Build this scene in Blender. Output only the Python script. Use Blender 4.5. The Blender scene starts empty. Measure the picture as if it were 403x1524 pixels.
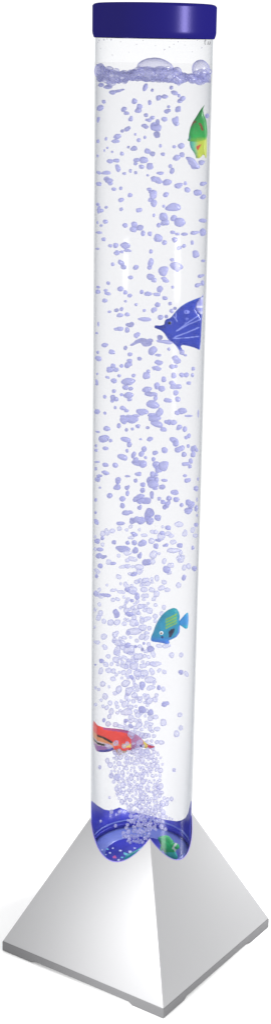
import bpy, bmesh, math, random
from mathutils import Vector, Matrix, noise
from mathutils.geometry import delaunay_2d_cdt
random.seed(7)
S = 0.05                      # metres per tube radius: the lamp is about 0.9 m tall
PI = math.pi
sc = bpy.context.scene
col = sc.collection

# ------------------------------------------------------------------ camera (measured from the photograph)
F, PITCH, ROLL, D, ZC, PPX, PPY = 2275.6, .2956, .0167, 27.156, 17.138, 217.27, 772.25
H, B, HP, T, YAW, CAPR, CAPH = 17.3805, 1.9166, 3.9882, .2176, .1853, 1.0459, .5526
CX, CY, AX, AY = -.0304, -.0433, .0367, -.0076
cp, sp, cr, sr = math.cos(PITCH), math.sin(PITCH), math.cos(ROLL), math.sin(ROLL)
FW = Vector((0, cp, -sp)); UP0 = Vector((0, sp, cp)); RT0 = Vector((1, 0, 0))
RT = cr*RT0 + sr*UP0; UP = -sr*RT0 + cr*UP0
EYE = Vector((0, -D, ZC))
def proj(p):
    v = Vector(p) - EYE; d = v.dot(FW)
    return PPX + F*v.dot(RT)/d, PPY - F*v.dot(UP)/d
def ray(px, py):
    return (FW + RT*((px-PPX)/F) - UP*((py-PPY)/F)).normalized()
def at_y(px, py, y):          # a measured point on the upright plane at depth y
    r = ray(px, py); return EYE + r*((y-EYE.y)/r.y)
cam = bpy.data.objects.new('camera', bpy.data.cameras.new('camera')); col.objects.link(cam)
m = Matrix((RT, UP, -FW)).transposed().to_4x4(); m.translation = EYE*S; cam.matrix_world = m
cam.data.sensor_fit = 'VERTICAL'; cam.data.sensor_height = 24; cam.data.lens = F*24/1524
cam.data.shift_x = -(PPX-201.5)/1524; cam.data.shift_y = (PPY-762)/1524
cam.data.clip_start = .05; cam.data.clip_end = 500
sc.camera = cam

# ------------------------------------------------------------------ helpers
def mesh_obj(name, bm, mat, parent=None, smooth=True, loc=None):
    bmesh.ops.scale(bm, vec=(S, S, S), verts=bm.verts)
    me = bpy.data.meshes.new(name); bm.to_mesh(me); bm.free()
    for p in me.polygons: p.use_smooth = smooth
    for mm in (mat if isinstance(mat, (list, tuple)) else [mat]): me.materials.append(mm)
    o = bpy.data.objects.new(name, me); col.objects.link(o)
    if parent is not None: o.parent = parent
    return o
def tag(o, label=None, cat=None, group=None, kind=None):
    if label: o['label'] = label
    if cat: o['category'] = cat
    if group: o['group'] = group
    if kind: o['kind'] = kind
    return o
def empty(name, p):
    o = bpy.data.objects.new(name, None); col.objects.link(o); o.location = Vector(p)*S
    o.empty_display_size = .02
    return o
def adopt(root, o):           # parts are modelled in world units; keep them there under the thing's Empty
    o.parent = root; o.location = -root.location
def node_mat(name):
    mt = bpy.data.materials.new(name); mt.use_nodes = True
    nt = mt.node_tree; nt.nodes.clear()
    out = nt.nodes.new('ShaderNodeOutputMaterial')
    return mt, nt, out
def N(nt, t, **kw):
    n = nt.nodes.new(t)
    for k, v in kw.items():
        if k in n.inputs: n.inputs[k].default_value = v
        else: setattr(n, k, v)
    return n
def principled(name, base, rough=.4, metal=0., spec=.5, bump=0., bscale=60, coat=0., var=0., vscale=30, sss=0., alpha=1.):
    mt, nt, out = node_mat(name)
    p = N(nt, 'ShaderNodeBsdfPrincipled')
    p.inputs['Base Color'].default_value = (*base, 1); p.inputs['Roughness'].default_value = rough
    p.inputs['Metallic'].default_value = metal; p.inputs['Specular IOR Level'].default_value = spec
    p.inputs['Coat Weight'].default_value = coat; p.inputs['Coat Roughness'].default_value = .08
    p.inputs['Alpha'].default_value = alpha
    tc = N(nt, 'ShaderNodeTexCoord')
    if var:
        nz = N(nt, 'ShaderNodeTexNoise'); nz.inputs['Scale'].default_value = vscale; nz.inputs['Detail'].default_value = 4
        nt.links.new(tc.outputs['Object'], nz.inputs['Vector'])
        mr = N(nt, 'ShaderNodeMapRange'); mr.inputs['To Min'].default_value = 1-var; mr.inputs['To Max'].default_value = 1+var
        nt.links.new(nz.outputs['Fac'], mr.inputs['Value'])
        mx = N(nt, 'ShaderNodeVectorMath', operation='SCALE'); mx.inputs[0].default_value = base
        nt.links.new(mr.outputs[0], mx.inputs['Scale']); nt.links.new(mx.outputs[0], p.inputs['Base Color'])
    if bump:
        nz = N(nt, 'ShaderNodeTexNoise'); nz.inputs['Scale'].default_value = bscale; nz.inputs['Detail'].default_value = 5
        nt.links.new(tc.outputs['Object'], nz.inputs['Vector'])
        bp = N(nt, 'ShaderNodeBump'); bp.inputs['Strength'].default_value = bump; bp.inputs['Distance'].default_value = .001
        nt.links.new(nz.outputs['Fac'], bp.inputs['Height']); nt.links.new(bp.outputs[0], p.inputs['Normal'])
    nt.links.new(p.outputs[0], out.inputs[0])
    return mt

def clear_mat(name, tint_face, tint_edge, gloss=.03, exp=3.):
    # thin clear wall: tinted transparency that deepens where the wall is seen edge-on, plus a faint sheen
    mt, nt, out = node_mat(name)
    lw = N(nt, 'ShaderNodeLayerWeight'); lw.inputs['Blend'].default_value = .5
    pw = N(nt, 'ShaderNodeMath', operation='POWER'); pw.inputs[1].default_value = exp
    nt.links.new(lw.outputs['Facing'], pw.inputs[0])
    mc = N(nt, 'ShaderNodeMix', data_type='RGBA')
    mc.inputs[6].default_value = (*tint_face, 1); mc.inputs[7].default_value = (*tint_edge, 1)
    nt.links.new(pw.outputs[0], mc.inputs[0])
    tr = N(nt, 'ShaderNodeBsdfTransparent'); nt.links.new(mc.outputs[2], tr.inputs[0])
    gl = N(nt, 'ShaderNodeBsdfGlossy'); gl.inputs['Roughness'].default_value = .14
    ms = N(nt, 'ShaderNodeMixShader'); ms.inputs[0].default_value = gloss
    nt.links.new(tr.outputs[0], ms.inputs[1]); nt.links.new(gl.outputs[0], ms.inputs[2]); nt.links.new(ms.outputs[0], out.inputs[0])
    return mt

def bubble_mat(name, core, rim, a_core, a_rim, exp=1.6, coat=.04, trans=None):
    # an air bubble: see-through in the middle, its rim a denser lilac, a little surface sheen
    mt, nt, out = node_mat(name)
    lw = N(nt, 'ShaderNodeLayerWeight'); lw.inputs['Blend'].default_value = .5
    pw = N(nt, 'ShaderNodeMath', operation='POWER'); pw.inputs[1].default_value = exp
    nt.links.new(lw.outputs['Facing'], pw.inputs[0])
    mc = N(nt, 'ShaderNodeMix', data_type='RGBA')
    mc.inputs[6].default_value = (*core, 1); mc.inputs[7].default_value = (*rim, 1)
    nt.links.new(pw.outputs[0], mc.inputs[0])
    df = N(nt, 'ShaderNodeBsdfDiffuse'); nt.links.new(mc.outputs[2], df.inputs[0])
    tl = N(nt, 'ShaderNodeBsdfTranslucent'); nt.links.new(mc.outputs[2], tl.inputs[0])
    m1 = N(nt, 'ShaderNodeMixShader'); m1.inputs[0].default_value = .5
    nt.links.new(df.outputs[0], m1.inputs[1]); nt.links.new(tl.outputs[0], m1.inputs[2])
    mr = N(nt, 'ShaderNodeMapRange'); mr.inputs['To Min'].default_value = a_core; mr.inputs['To Max'].default_value = a_rim
    nt.links.new(pw.outputs[0], mr.inputs['Value'])
    tr = N(nt, 'ShaderNodeBsdfTransparent'); tr.inputs[0].default_value = (*(trans or (.96, .96, 1)), 1)
    m2 = N(nt, 'ShaderNodeMixShader'); nt.links.new(mr.outputs[0], m2.inputs[0])
    nt.links.new(tr.outputs[0], m2.inputs[1]); nt.links.new(m1.outputs[0], m2.inputs[2])
    gl = N(nt, 'ShaderNodeBsdfGlossy'); gl.inputs['Roughness'].default_value = .12
    m3 = N(nt, 'ShaderNodeMixShader'); m3.inputs[0].default_value = coat
    nt.links.new(m2.outputs[0], m3.inputs[1]); nt.links.new(gl.outputs[0], m3.inputs[2]); nt.links.new(m3.outputs[0], out.inputs[0])
    return mt

M = {}
M['tube'] = clear_mat('clear_acrylic', (.965, .966, .970), (.76, .77, .785), .010, 4)
M['water'] = clear_mat('clear_water', (.982, .982, .986), (.86, .865, .88), .003, 3)
M['silver'] = principled('silver_painted_plastic', (.335, .335, .342), .34, .4, .5, bump=.02, bscale=900)
M['plinth'] = principled('grey_plastic', (.135, .135, .139), .55, 0, .25, bump=.03, bscale=700)
M['lining'] = principled('blue_lining', (.045, .050, .46), .3, 0, .4, var=.75, vscale=30, coat=.1)
M['pale'] = principled('pale_blue_ring', (.16, .21, .58), .3, 0, .5, var=.2, vscale=60)
M['lilac'] = bubble_mat('lilac_bubble', (.58, .59, .83), (.41, .42, .72), .82, 1., 2.4, .02)
M['ring'] = bubble_mat('clear_centred_bubble', (.74, .75, .92), (.42, .43, .70), .30, .96, 1.2, .03)
M['plume'] = bubble_mat('plume_bubble', (.78, .78, .94), (.38, .37, .66), .26, .9, 1.0, .05)
M['foam'] = bubble_mat('foam_film', (.66, .67, .88), (.42, .43, .74), .42, .92, 1.0, .03)
M['dome'] = bubble_mat('dome_bubble', (.80, .80, .96), (.29, .30, .68), .22, .92, 1.5, .05)
M['drop'] = bubble_mat('condensation', (.6, .6, .66), (.30, .28, .36), .1, .75, 1.2, .1)
M['leaf'] = principled('green_leaf_plastic', (.02, .36, .10), .3, 0, .5, var=.5, vscale=70, coat=.3)
M['teal_leaf'] = principled('teal_leaf_plastic', (.01, .22, .25), .3, 0, .5, var=.3, vscale=70)
M['ink'] = principled('grey_print', (.08, .08, .09), .6)
def emis(name, c, s):
    mt, nt, out = node_mat(name); e = N(nt, 'ShaderNodeEmission'); e.inputs[0].default_value = (*c, 1); e.inputs[1].default_value = s
    nt.links.new(e.outputs[0], out.inputs[0]); return mt
M['glint_white'] = emis('white_glint', (.62, .68, 1), 1.)  # glowing colours that imitate the glints low in the well
M['glint_cyan'] = emis('cyan_glint', (.25, .75, 1), .8)
M['glint_pink'] = emis('pink_glint', (.85, .2, .6), .7)

# lacquered cap: blue body colour under a soft clear sheen
mt, nt, out = node_mat('blue_lacquer')
df = N(nt, 'ShaderNodeBsdfDiffuse'); df.inputs[0].default_value = (.003, .002, .095, 1)
gl = N(nt, 'ShaderNodeBsdfGlossy'); gl.inputs['Roughness'].default_value = .30; gl.inputs[0].default_value = (.42, .38, .8, 1)
ms = N(nt, 'ShaderNodeMixShader'); ms.inputs[0].default_value = .038
nz = N(nt, 'ShaderNodeTexNoise'); nz.inputs['Scale'].default_value = 700
tc = N(nt, 'ShaderNodeTexCoord'); bp = N(nt, 'ShaderNodeBump'); bp.inputs['Strength'].default_value = .08; bp.inputs['Distance'].default_value = .0005
nt.links.new(tc.outputs['Object'], nz.inputs['Vector']); nt.links.new(nz.outputs['Fac'], bp.inputs['Height']); nt.links.new(bp.outputs[0], gl.inputs['Normal'])
nt.links.new(df.outputs[0], ms.inputs[1]); nt.links.new(gl.outputs[0], ms.inputs[2]); nt.links.new(ms.outputs[0], out.inputs[0])
M['cap'] = mt

# ------------------------------------------------------------------ the setting: a white studio floor running out to white
bm = bmesh.new(); bmesh.ops.create_grid(bm, x_segments=8, y_segments=8, size=3000)
bmesh.ops.translate(bm, vec=(0, 0, -.004), verts=bm.verts)
g = mesh_obj('floor', bm, principled('white_paper', (.93, .93, .93), .9, 0, .1), None, False); tag(g, kind='structure')

# ------------------------------------------------------------------ pyramid geometry
def rot(x, y): c, s = math.cos(YAW), math.sin(YAW); return (CX + c*x - s*y, CY + s*x + c*y)
Q = B*math.sqrt(2)
COR = [Vector((*rot(*v), T)) for v in ((-Q, 0), (0, -Q), (Q, 0), (0, Q))]
APEX = Vector((CX+AX, CY+AY, T+HP))
PL = []
for i in range(4):
    n = (COR[(i+1) % 4]-COR[i]).cross(APEX-COR[i]); PL.append(n/n.z)
def zsurf(x, y):
    return min(APEX.z - (n.x*(x-APEX.x)+n.y*(y-APEX.y)) for n in PL)
def loft(bm, rows, close=True):
    vs = [[bm.verts.new(p) for p in r] for r in rows]
    for a, b in zip(vs, vs[1:]):
        n = len(a)
        for i in range(n if close else n-1):
            j = (i+1) % n; bm.faces.new((a[i], a[j], b[j], b[i]))
    return vs
def circ(r, z, n=96): return [(r*math.cos(2*PI*i/n), r*math.sin(2*PI*i/n), z) for i in range(n)]

# the rim of the well at the back of the tube: a gently waved line
def interp(xs, x):
    if x <= xs[0][0]: return xs[0][1]
    for (x0, y0), (x1, y1) in zip(xs, xs[1:]):
        if x <= x1: return y0+(y1-y0)*(x-x0)/(x1-x0)
    return xs[-1][1]
edge = [(133, 1190), (138, 1193), (145, 1199), (155, 1205), (163, 1206.5), (170, 1205), (178, 1202), (188, 1206), (205, 1210), (225, 1215), (245, 1220), (262, 1222.5), (270, 1221), (276, 1217), (280, 1209), (284, 1190), (287, 1178)]
def lining_top(th):
    c = Vector((.968*math.cos(th), .968*math.sin(th), 0))
    if math.sin(th) > -.02:
        lo, hi = 0., 5.
        for _ in range(40):
            mid = (lo+hi)/2; px, py = proj((c.x, c.y, mid))
            if py > interp(edge, px): lo = mid
            else: hi = mid
        return lo
    return None
lamp = empty('bubble_lamp', (0, 0, 0))
tag(lamp, 'tall clear bubble tube lamp with blue cap on a silver pyramid base', 'lamp')

# pyramid cover: every face runs from the tube's cut line down to the plinth
bm = bmesh.new()
R_IN = 1.006
for i in range(4):
    a, b = COR[i], COR[(i+1) % 4]
    ns, nr = 48, 14
    rows = []
    for k in range(nr+1):
        t = k/nr; row = []
        for j in range(ns+1):
            e = a.lerp(b, j/ns)
            # inner point: where the line from the tube axis to this edge point meets the tube
            dx, dy = e.x, e.y; L = math.hypot(dx, dy); ix, iy = dx/L*R_IN, dy/L*R_IN
            n = PL[i]
            iz = APEX.z - (n.x*(ix-APEX.x)+n.y*(iy-APEX.y))
            lt = lining_top(math.atan2(iy, ix) % (2*PI))
            if lt is not None: iz = min(iz, lt-.03)      # the back ridge is cut low behind the rim
            p = Vector((ix, iy, iz)).lerp(e, t); row.append(p)
        rows.append(row)
    loft(bm, rows, False)
bmesh.ops.remove_doubles(bm, verts=bm.verts, dist=.0015)
# the corner lines between faces bend slightly where the tube cuts them: snap to the true lower envelope
cover = mesh_obj('pyramid_cover', bm, M['silver'], None, False); adopt(lamp, cover)
bev = cover.modifiers.new('edge', 'BEVEL'); bev.width = .0011; bev.segments = 3; bev.limit_method = 'ANGLE'; bev.angle_limit = math.radians(30)
# seal line round the cut
bm = bmesh.new(); rows = []
for i in range(240):
    th = 2*PI*i/240; c = Vector((math.cos(th), math.sin(th), 0)); z = zsurf(c.x*R_IN, c.y*R_IN); lt = lining_top(th); z = z if lt is None else min(z, lt-.03)
    rows.append([(c*(1.004+.008*math.cos(u)) + Vector((0, 0, z+.009*math.sin(u)))) for u in [2*PI*q/8 for q in range(8)]])
rows.append(rows[0]); loft(bm, rows)
bmesh.ops.remove_doubles(bm, verts=bm.verts, dist=.0001)
seal = mesh_obj('seal', bm, principled('violet_seal', (.20, .16, .50), .4), cover)

# plinth with four corner feet
bm = bmesh.new()
def plinth_ring():
    prof = [(0, 0), (.185, 0), (.205, .05), (.795, .05), (.815, 0)]
    o = []
    for i in range(4):
        a, b = COR[i], COR[(i+1) % 4]
        for t, z in prof:
            o.append((a.lerp(b, t), z))
    return o
ring = plinth_ring()
cc = Vector((CX, CY, 0))
outer_t = [Vector((p.x, p.y, T-.004)) for p, z in ring]
def off(p, k): return Vector((cc.x+(p.x-cc.x)*k, cc.y+(p.y-cc.y)*k, p.z))
o2 = [off(Vector((p.x, p.y, T-.016)), 1.004) for p, z in ring]
ob = [off(Vector((p.x, p.y, z+.012)), 1.004) for p, z in ring]
ob2 = [off(Vector((p.x, p.y, z)), .998) for p, z in ring]
ib = [off(Vector((p.x, p.y, z)), .93) for p, z in ring]
it = [off(Vector((p.x, p.y, T-.03)), .93) for p, z in ring]
loft(bm, [[off(v, .93) for v in it], outer_t, o2, ob, ob2, ib, it][1:])
bmesh.ops.recalc_face_normals(bm, faces=bm.faces)
pl = mesh_obj('plinth', bm, M['plinth'], None, False); adopt(lamp, pl)

# tube wall
bm = bmesh.new(); ztop = H+.1
loft(bm, [circ(1, .5, 128), circ(1, 6, 128), circ(1, 12, 128), circ(1, ztop, 128), circ(.985, ztop, 128), circ(.985, 12, 128), circ(.985, .5, 128), circ(1, .5, 128)])
bmesh.ops.remove_doubles(bm, verts=bm.verts, dist=.0001)
tube = mesh_obj('tube', bm, M['tube']); adopt(lamp, tube)

# cap
bm = bmesh.new()
pr = [(0, H+CAPH), (.98, H+CAPH), (1.02, H+CAPH-.012), (CAPR, H+CAPH-.04), (CAPR, H+CAPH-.055), (CAPR, H+.115), (CAPR, H+.10), (CAPR-.006, H+.06), (1.022, H+.012), (1.016, H), (1.004, H), (1.003, H+.2), (0, H+.2)]
vs = []
for r, z in pr:
    vs.append([bm.verts.new((0, 0, z))] if r == 0 else [bm.verts.new(p) for p in circ(r, z, 128)])
for a, b in zip(vs, vs[1:]):
    n = 128
    for i in range(n):
        j = (i+1) % n
        f = [a[0] if len(a) == 1 else a[i], b[0] if len(b) == 1 else b[i]]
        if len(b) > 1: f.append(b[j])
        if len(a) > 1: f.append(a[j])
        bm.faces.new(f)
bmesh.ops.recalc_face_normals(bm, faces=bm.faces)
cap = mesh_obj('cap', bm, M['cap']); adopt(lamp, cap)
for e in (cap,):
    md = e.modifiers.new('s', 'EDGE_SPLIT'); md.split_angle = math.radians(50)

# ------------------------------------------------------------------ water body with its frothy surface
def z_at(px, py, y=0): return at_y(px, py, y).z
ZW = z_at(226, 112)
LZ = 1.88                      # height of the light plate in the base
bm = bmesh.new()
loft(bm, [circ(.001, LZ, 96), circ(.972, LZ, 96), circ(.972, 8, 96), circ(.972, ZW, 96), circ(.001, ZW, 96)])
water = mesh_obj('water', bm, M['water']); adopt(lamp, water)
top_e = [(138, 93), (143, 94), (150, 97), (158, 101), (166, 105), (176, 107), (188, 106), (200, 104), (208, 99), (218, 100), (245, 100), (254, 101), (262, 104), (270, 108), (280, 110), (290, 109), (300, 107), (313, 108)]
bot_e = [(138, 121), (148, 122), (156, 119), (165, 123), (172, 124), (186, 123), (191, 119), (205, 118), (212, 121), (222, 119), (240, 122), (252, 121), (261, 125), (270, 122), (277, 120), (286, 124), (300, 121), (313, 126)]
bm = bmesh.new()
nt_, nr_ = 300, 34
def foam_z(x, y, e, s):
    px = 226 + x*87
    z = z_at(px, interp(e, px)) + (.03 if s else -.035)
    q = Vector((x*5.5, y*5.5, 3+s))
    return z + .06*noise.noise(q) + .05*noise.noise(q*2.2)
rows = []
for k in range(nr_+1):
    r = max(.004, .968*k/nr_); rows.append([(r*math.cos(2*PI*i/nt_), r*math.sin(2*PI*i/nt_), foam_z(r*math.cos(2*PI*i/nt_), r*math.sin(2*PI*i/nt_), top_e, 0)) for i in range(nt_)])
for k in range(nr_, -1, -1):
    r = max(.004, .968*k/nr_); rows.append([(r*math.cos(2*PI*i/nt_), r*math.sin(2*PI*i/nt_), foam_z(r*math.cos(2*PI*i/nt_), r*math.sin(2*PI*i/nt_), bot_e, 9)) for i in range(nt_)])
loft(bm, rows)
nf = len(bm.faces)
rf = random.Random(5)
for i in range(90):               # little bubbles packed round the froth's rim
    th = rf.uniform(PI, 2*PI) if i < 70 else rf.uniform(0, PI); rr = rf.uniform(.80, .93); x, y = rr*math.cos(th), rr*math.sin(th)
    a, b_ = foam_z(x, y, top_e, 0), foam_z(x, y, bot_e, 9); sz = rf.choice((.03, .04, .05, .065))
    bmesh.ops.create_icosphere(bm, subdivisions=2, radius=sz, matrix=Matrix.Translation((x, y, rf.uniform(b_-.02, a+.02))) @ Matrix.Diagonal((1.3, 1, .9, 1)))
bm.faces.ensure_lookup_table()
for f in bm.faces[nf:]: f.material_index = 1
nt = M['foam'].node_tree
vo = N(nt, 'ShaderNodeTexVoronoi', feature='DISTANCE_TO_EDGE'); vo.inputs['Scale'].default_value = 62
tcf = N(nt, 'ShaderNodeTexCoord'); nt.links.new(tcf.outputs['Object'], vo.inputs['Vector'])
mrf = N(nt, 'ShaderNodeMapRange'); mrf.inputs['From Max'].default_value = .16; mrf.inputs['To Min'].default_value = 1.; mrf.inputs['To Max'].default_value = .2
nt.links.new(vo.outputs['Distance'], mrf.inputs['Value'])
mixn = [n for n in nt.nodes if n.type == 'MAP_RANGE' and n != mrf][0]; m2n = [l.to_node for l in nt.links if l.from_node == mixn][0]
mu = N(nt, 'ShaderNodeMath', operation='MULTIPLY'); nt.links.new(mixn.outputs[0], mu.inputs[0]); nt.links.new(mrf.outputs[0], mu.inputs[1]); nt.links.new(mu.outputs[0], m2n.inputs[0])
foam = mesh_obj('foam', bm, [M['foam'], M['dome']], None); foam.parent = water

# droplets of condensation under the cap
bm = bmesh.new()
for (px, py, r) in [(148, 60, .9), (155, 59, 1.2), (160, 58, .8), (166, 59, 1.1), (146, 63, .7), (252, 58, .8), (243, 74, 1.1), (250, 70, .9), (256, 66, .7), (262, 62, .8), (272, 67, .6), (297, 71, 1.0), (290, 60, .7), (180, 62, .6), (203, 66, .7), (212, 60, .6), (150, 72, .6), (230, 68, .6), (283, 77, .6), (192, 78, .6), (168, 82, .7)]:
    x = (px-228)/87.5; x = max(-.97, min(.97, x)); y = -math.sqrt(.982**2-x*x); p = at_y(px, py, y)
    bmesh.ops.create_icosphere(bm, subdivisions=2, radius=r*.012, matrix=Matrix.Translation((x, y, p.z)))
dr = mesh_obj('condensation', bm, M['drop'], None); dr.parent = tube; tag(dr, kind='stuff')

# small grey print on the tube under the cap: strokes t . u
bm = bmesh.new()
def stroke(pts, w=.55):
    for (x0, y0), (x1, y1) in zip(pts, pts[1:]):
        dx, dy = x1-x0, y1-y0; L = math.hypot(dx, dy) or 1; nx, ny = -dy/L*w/2, dx/L*w/2
        q = []
        for rr in (1.0015, 1.006):
            for (u, v) in ((x0+nx, y0+ny), (x1+nx, y1+ny), (x1-nx, y1-ny), (x0-nx, y0-ny)):
                x = max(-.985, min(.985, (u-228.5)/87.5)); y = -math.sqrt(rr*rr-x*x); p = at_y(u, v, y)
                q.append(bm.verts.new((x, y, p.z)))
        for f in ((0, 1, 2, 3), (7, 6, 5, 4), (0, 4, 5, 1), (1, 5, 6, 2), (2, 6, 7, 3), (3, 7, 4, 0)): bm.faces.new([q[i] for i in f])
stroke([(303.2, 59), (302.0, 61), (301.8, 64), (302.6, 66.5)], 1.0); stroke([(300.6, 61), (304, 60.6)], .7)
stroke([(305.2, 65.4), (305.9, 66.0)], .9)
stroke([(307.0, 61.5), (306.8, 65), (308.2, 66.2), (309.6, 65.4), (309.8, 61.6)], .9); stroke([(309.8, 61.6), (310, 66.4)], .8)
pm = mesh_obj('printed_mark', bm, M['ink'], None, False); pm.parent = tube

# blue lining of the well: front edge tucked under the cover, back edge rising above its rear cut line
z0, z180 = lining_top(0), lining_top(PI)
bm = bmesh.new(); nT = 240; rT, rB, rI, rJ = [], [], [], []
for i in range(nT):
    th = 2*PI*i/nT
    z = lining_top(th)
    if z is None:
        f = zsurf(math.cos(th), math.sin(th))-.07
        dth = min(th-PI, 2*PI-th) if th > PI else 0
        zs = z180 if th < 1.5*PI else z0
        k = min(1, dth/.22); z = zs*(1-k)+f*k if zs > f else f
    c, s = math.cos(th), math.sin(th)
    rT.append((.980*c, .980*s, z)); rI.append((.966*c, .966*s, z+.004))
    rB.append((.980*c, .980*s, LZ-.05)); rJ.append((.966*c, .966*s, LZ-.05))
loft(bm, [rJ, rI, rT, rB, rJ])
bmesh.ops.remove_doubles(bm, verts=bm.verts, dist=.0001)
bmesh.ops.recalc_face_normals(bm, faces=bm.faces)
lin = mesh_obj('blue_lining', bm, M['lining']); adopt(lamp, lin)
# two moulded lips round the well (the curved lines seen low in the blue)
for zz, mm in ((LZ+.27, 'pale'), (LZ+.19, 'lining')):
    bm = bmesh.new(); rows = []
    for i in range(120):
        th = 2*PI*i/120; c = Vector((math.cos(th), math.sin(th), 0))
        rows.append([c*(.962+.012*math.cos(u))+Vector((0, 0, zz+.018*math.sin(u))) for u in [2*PI*q/8 for q in range(8)]])
    rows.append(rows[0]); loft(bm, rows); bmesh.ops.remove_doubles(bm, verts=bm.verts, dist=.0001)
    lp = mesh_obj('lip', bm, M[mm], None); lp.parent = lin
# light plate: pale outer ring, blue middle, small glowing lumps as painted-in glints
bm = bmesh.new(); loft(bm, [circ(.955, LZ+.12, 96), circ(.90, LZ+.11, 96), circ(.70, LZ+.03, 96), circ(.69, LZ+.0, 96), circ(.955, LZ-.02, 96), circ(.955, LZ+.12, 96)])
bmesh.ops.remove_doubles(bm, verts=bm.verts, dist=.0001)
lr = mesh_obj('pale_ring', bm, M['pale']); adopt(lamp, lr)
bm = bmesh.new(); loft(bm, [circ(.70, LZ+.02, 64), circ(.2, LZ+.03, 64), circ(.001, LZ+.03, 64)])
lplate = mesh_obj('light_plate', bm, M['lining'], None); adopt(lamp, lplate)
def glint(px, py, r, mat, y=None):
    r0 = ray(px, py); t = (LZ+.1-EYE.z)/r0.z; p = EYE+r0*t
    bm = bmesh.new(); bmesh.ops.create_icosphere(bm, subdivisions=1, radius=r*.0165)
    for v in bm.verts: k_ = 1+1.1*noise.noise(v.co*60+Vector((px, py, 0))); v.co *= k_; v.co.z *= .5
    bmesh.ops.translate(bm, vec=p, verts=bm.verts)
    o = mesh_obj('glint', bm, M[mat], None, False); o.parent = lplate
for a in [(170, 1275, 2.6, 'glint_pink'), (176, 1280, 2.0, 'glint_white'), (188, 1271, 3.0, 'glint_cyan'), (194, 1268, 2.2, 'glint_white'), (179, 1266, 2.2, 'glint_white'), (164, 1269, 1.6, 'glint_white'), (160, 1264, 1.6, 'glint_cyan'), (158, 1272, 1.3, 'glint_white'), (182, 1276, 1.4, 'glint_cyan'), (168, 1262, 1.2, 'glint_white'), (152, 1265, 1.2, 'glint_white'), (200, 1262, 1.6, 'glint_white')]:
    glint(*a)

# ------------------------------------------------------------------ flat shaped solids (fish, leaves)
def in_poly(x, y, P):
    c = False; n = len(P); j = n-1
    for i in range(n):
        xi, yi = P[i]; xj, yj = P[j]
        if (yi > y) != (yj > y) and x < (xj-xi)*(y-yi)/(yj-yi)+xi: c = not c
        j = i
    return c
def seg_d(x, y, P):
    best = 1e9
    for (x0, y0), (x1, y1) in zip(P, P[1:]+P[:1]):
        dx, dy = x1-x0, y1-y0; L = dx*dx+dy*dy or 1e-9
        t = max(0, min(1, ((x-x0)*dx+(y-y0)*dy)/L)); best = min(best, math.hypot(x-x0-t*dx, y-y0-t*dy))
    return best
def smooth_poly(P, it=2):
    for _ in range(it):
        Q2 = []
        for a, b in zip(P, P[1:]+P[:1]):
            Q2 += [(a[0]*.8+b[0]*.2, a[1]*.8+b[1]*.2), (a[0]*.2+b[0]*.8, a[1]*.2+b[1]*.8)]
        P = Q2
    return P
RW = .945
def place_wrap(y0, px0):
    """fish swim on an upright sheet at depth y0 that follows the tube wall where it reaches it"""
    xw = math.sqrt(RW*RW-y0*y0)
    def f(px, py, t):
        p = at_y(px, py, y0)
        if abs(p.x) <= xw-.0: return Vector((p.x, y0+t, p.z))
        s = 1 if p.x > 0 else -1; e = abs(p.x)-xw; a0 = math.asin(y0/RW); a = a0+e/RW*1.15
        yy = (RW-.3*t)*math.sin(a)
        return Vector((s*(RW+t*-.3)*math.cos(a), yy, at_y(px, py, yy).z))
    return f
def flat_solid(name, P, mp, thick, paint, mat, step=1.2, smooth=2, dmax=6., bias=0.):
    P = smooth_poly(P, smooth)
    xs = [p[0] for p in P]; ys = [p[1] for p in P]
    pts = [Vector(p) for p in P]; nb = len(pts)
    y = min(ys)
    row = 0
    while y < max(ys):
        x = min(xs)+(step/2 if row % 2 else 0)
        while x < max(xs):
            if in_poly(x, y, P) and seg_d(x, y, P) > step*.55: pts.append(Vector((x, y)))
            x += step
        y += step*.87; row += 1
    r = delaunay_2d_cdt(pts, [(i, (i+1) % nb) for i in range(nb)], [], 1, 1e-4)
    V, Fc = r[0], r[2]
    bm = bmesh.new(); fr, bk = [], []; lay = bm.verts.layers.float_color.new('paint')
    for i, v in enumerate(V):
        d = min(seg_d(v.x, v.y, P), dmax)/dmax
        h = thick*math.sqrt(max(0, 1-(1-d)**2))+thick*.12
        fr.append(bm.verts.new(mp(v.x, v.y, bias-h))); bk.append(bm.verts.new(mp(v.x, v.y, bias+h)))
    cnt = {}
    for f in Fc:
        bm.faces.new([fr[i] for i in f]); bm.faces.new([bk[i] for i in reversed(f)])
        for a, b in zip(f, list(f[1:])+[f[0]]): cnt[(a, b)] = 1
    for (a, b) in cnt:
        if (b, a) not in cnt:
            bm.faces.new((fr[b], fr[a], bk[a], bk[b]))
    bmesh.ops.recalc_face_normals(bm, faces=bm.faces)
    if paint:
        for i, v in enumerate(V):
            c = paint(v.x, v.y)
            fr[i][lay] = (*c, 1); bk[i][lay] = (*c, 1)
    return mesh_obj(name, bm, mat)
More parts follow.
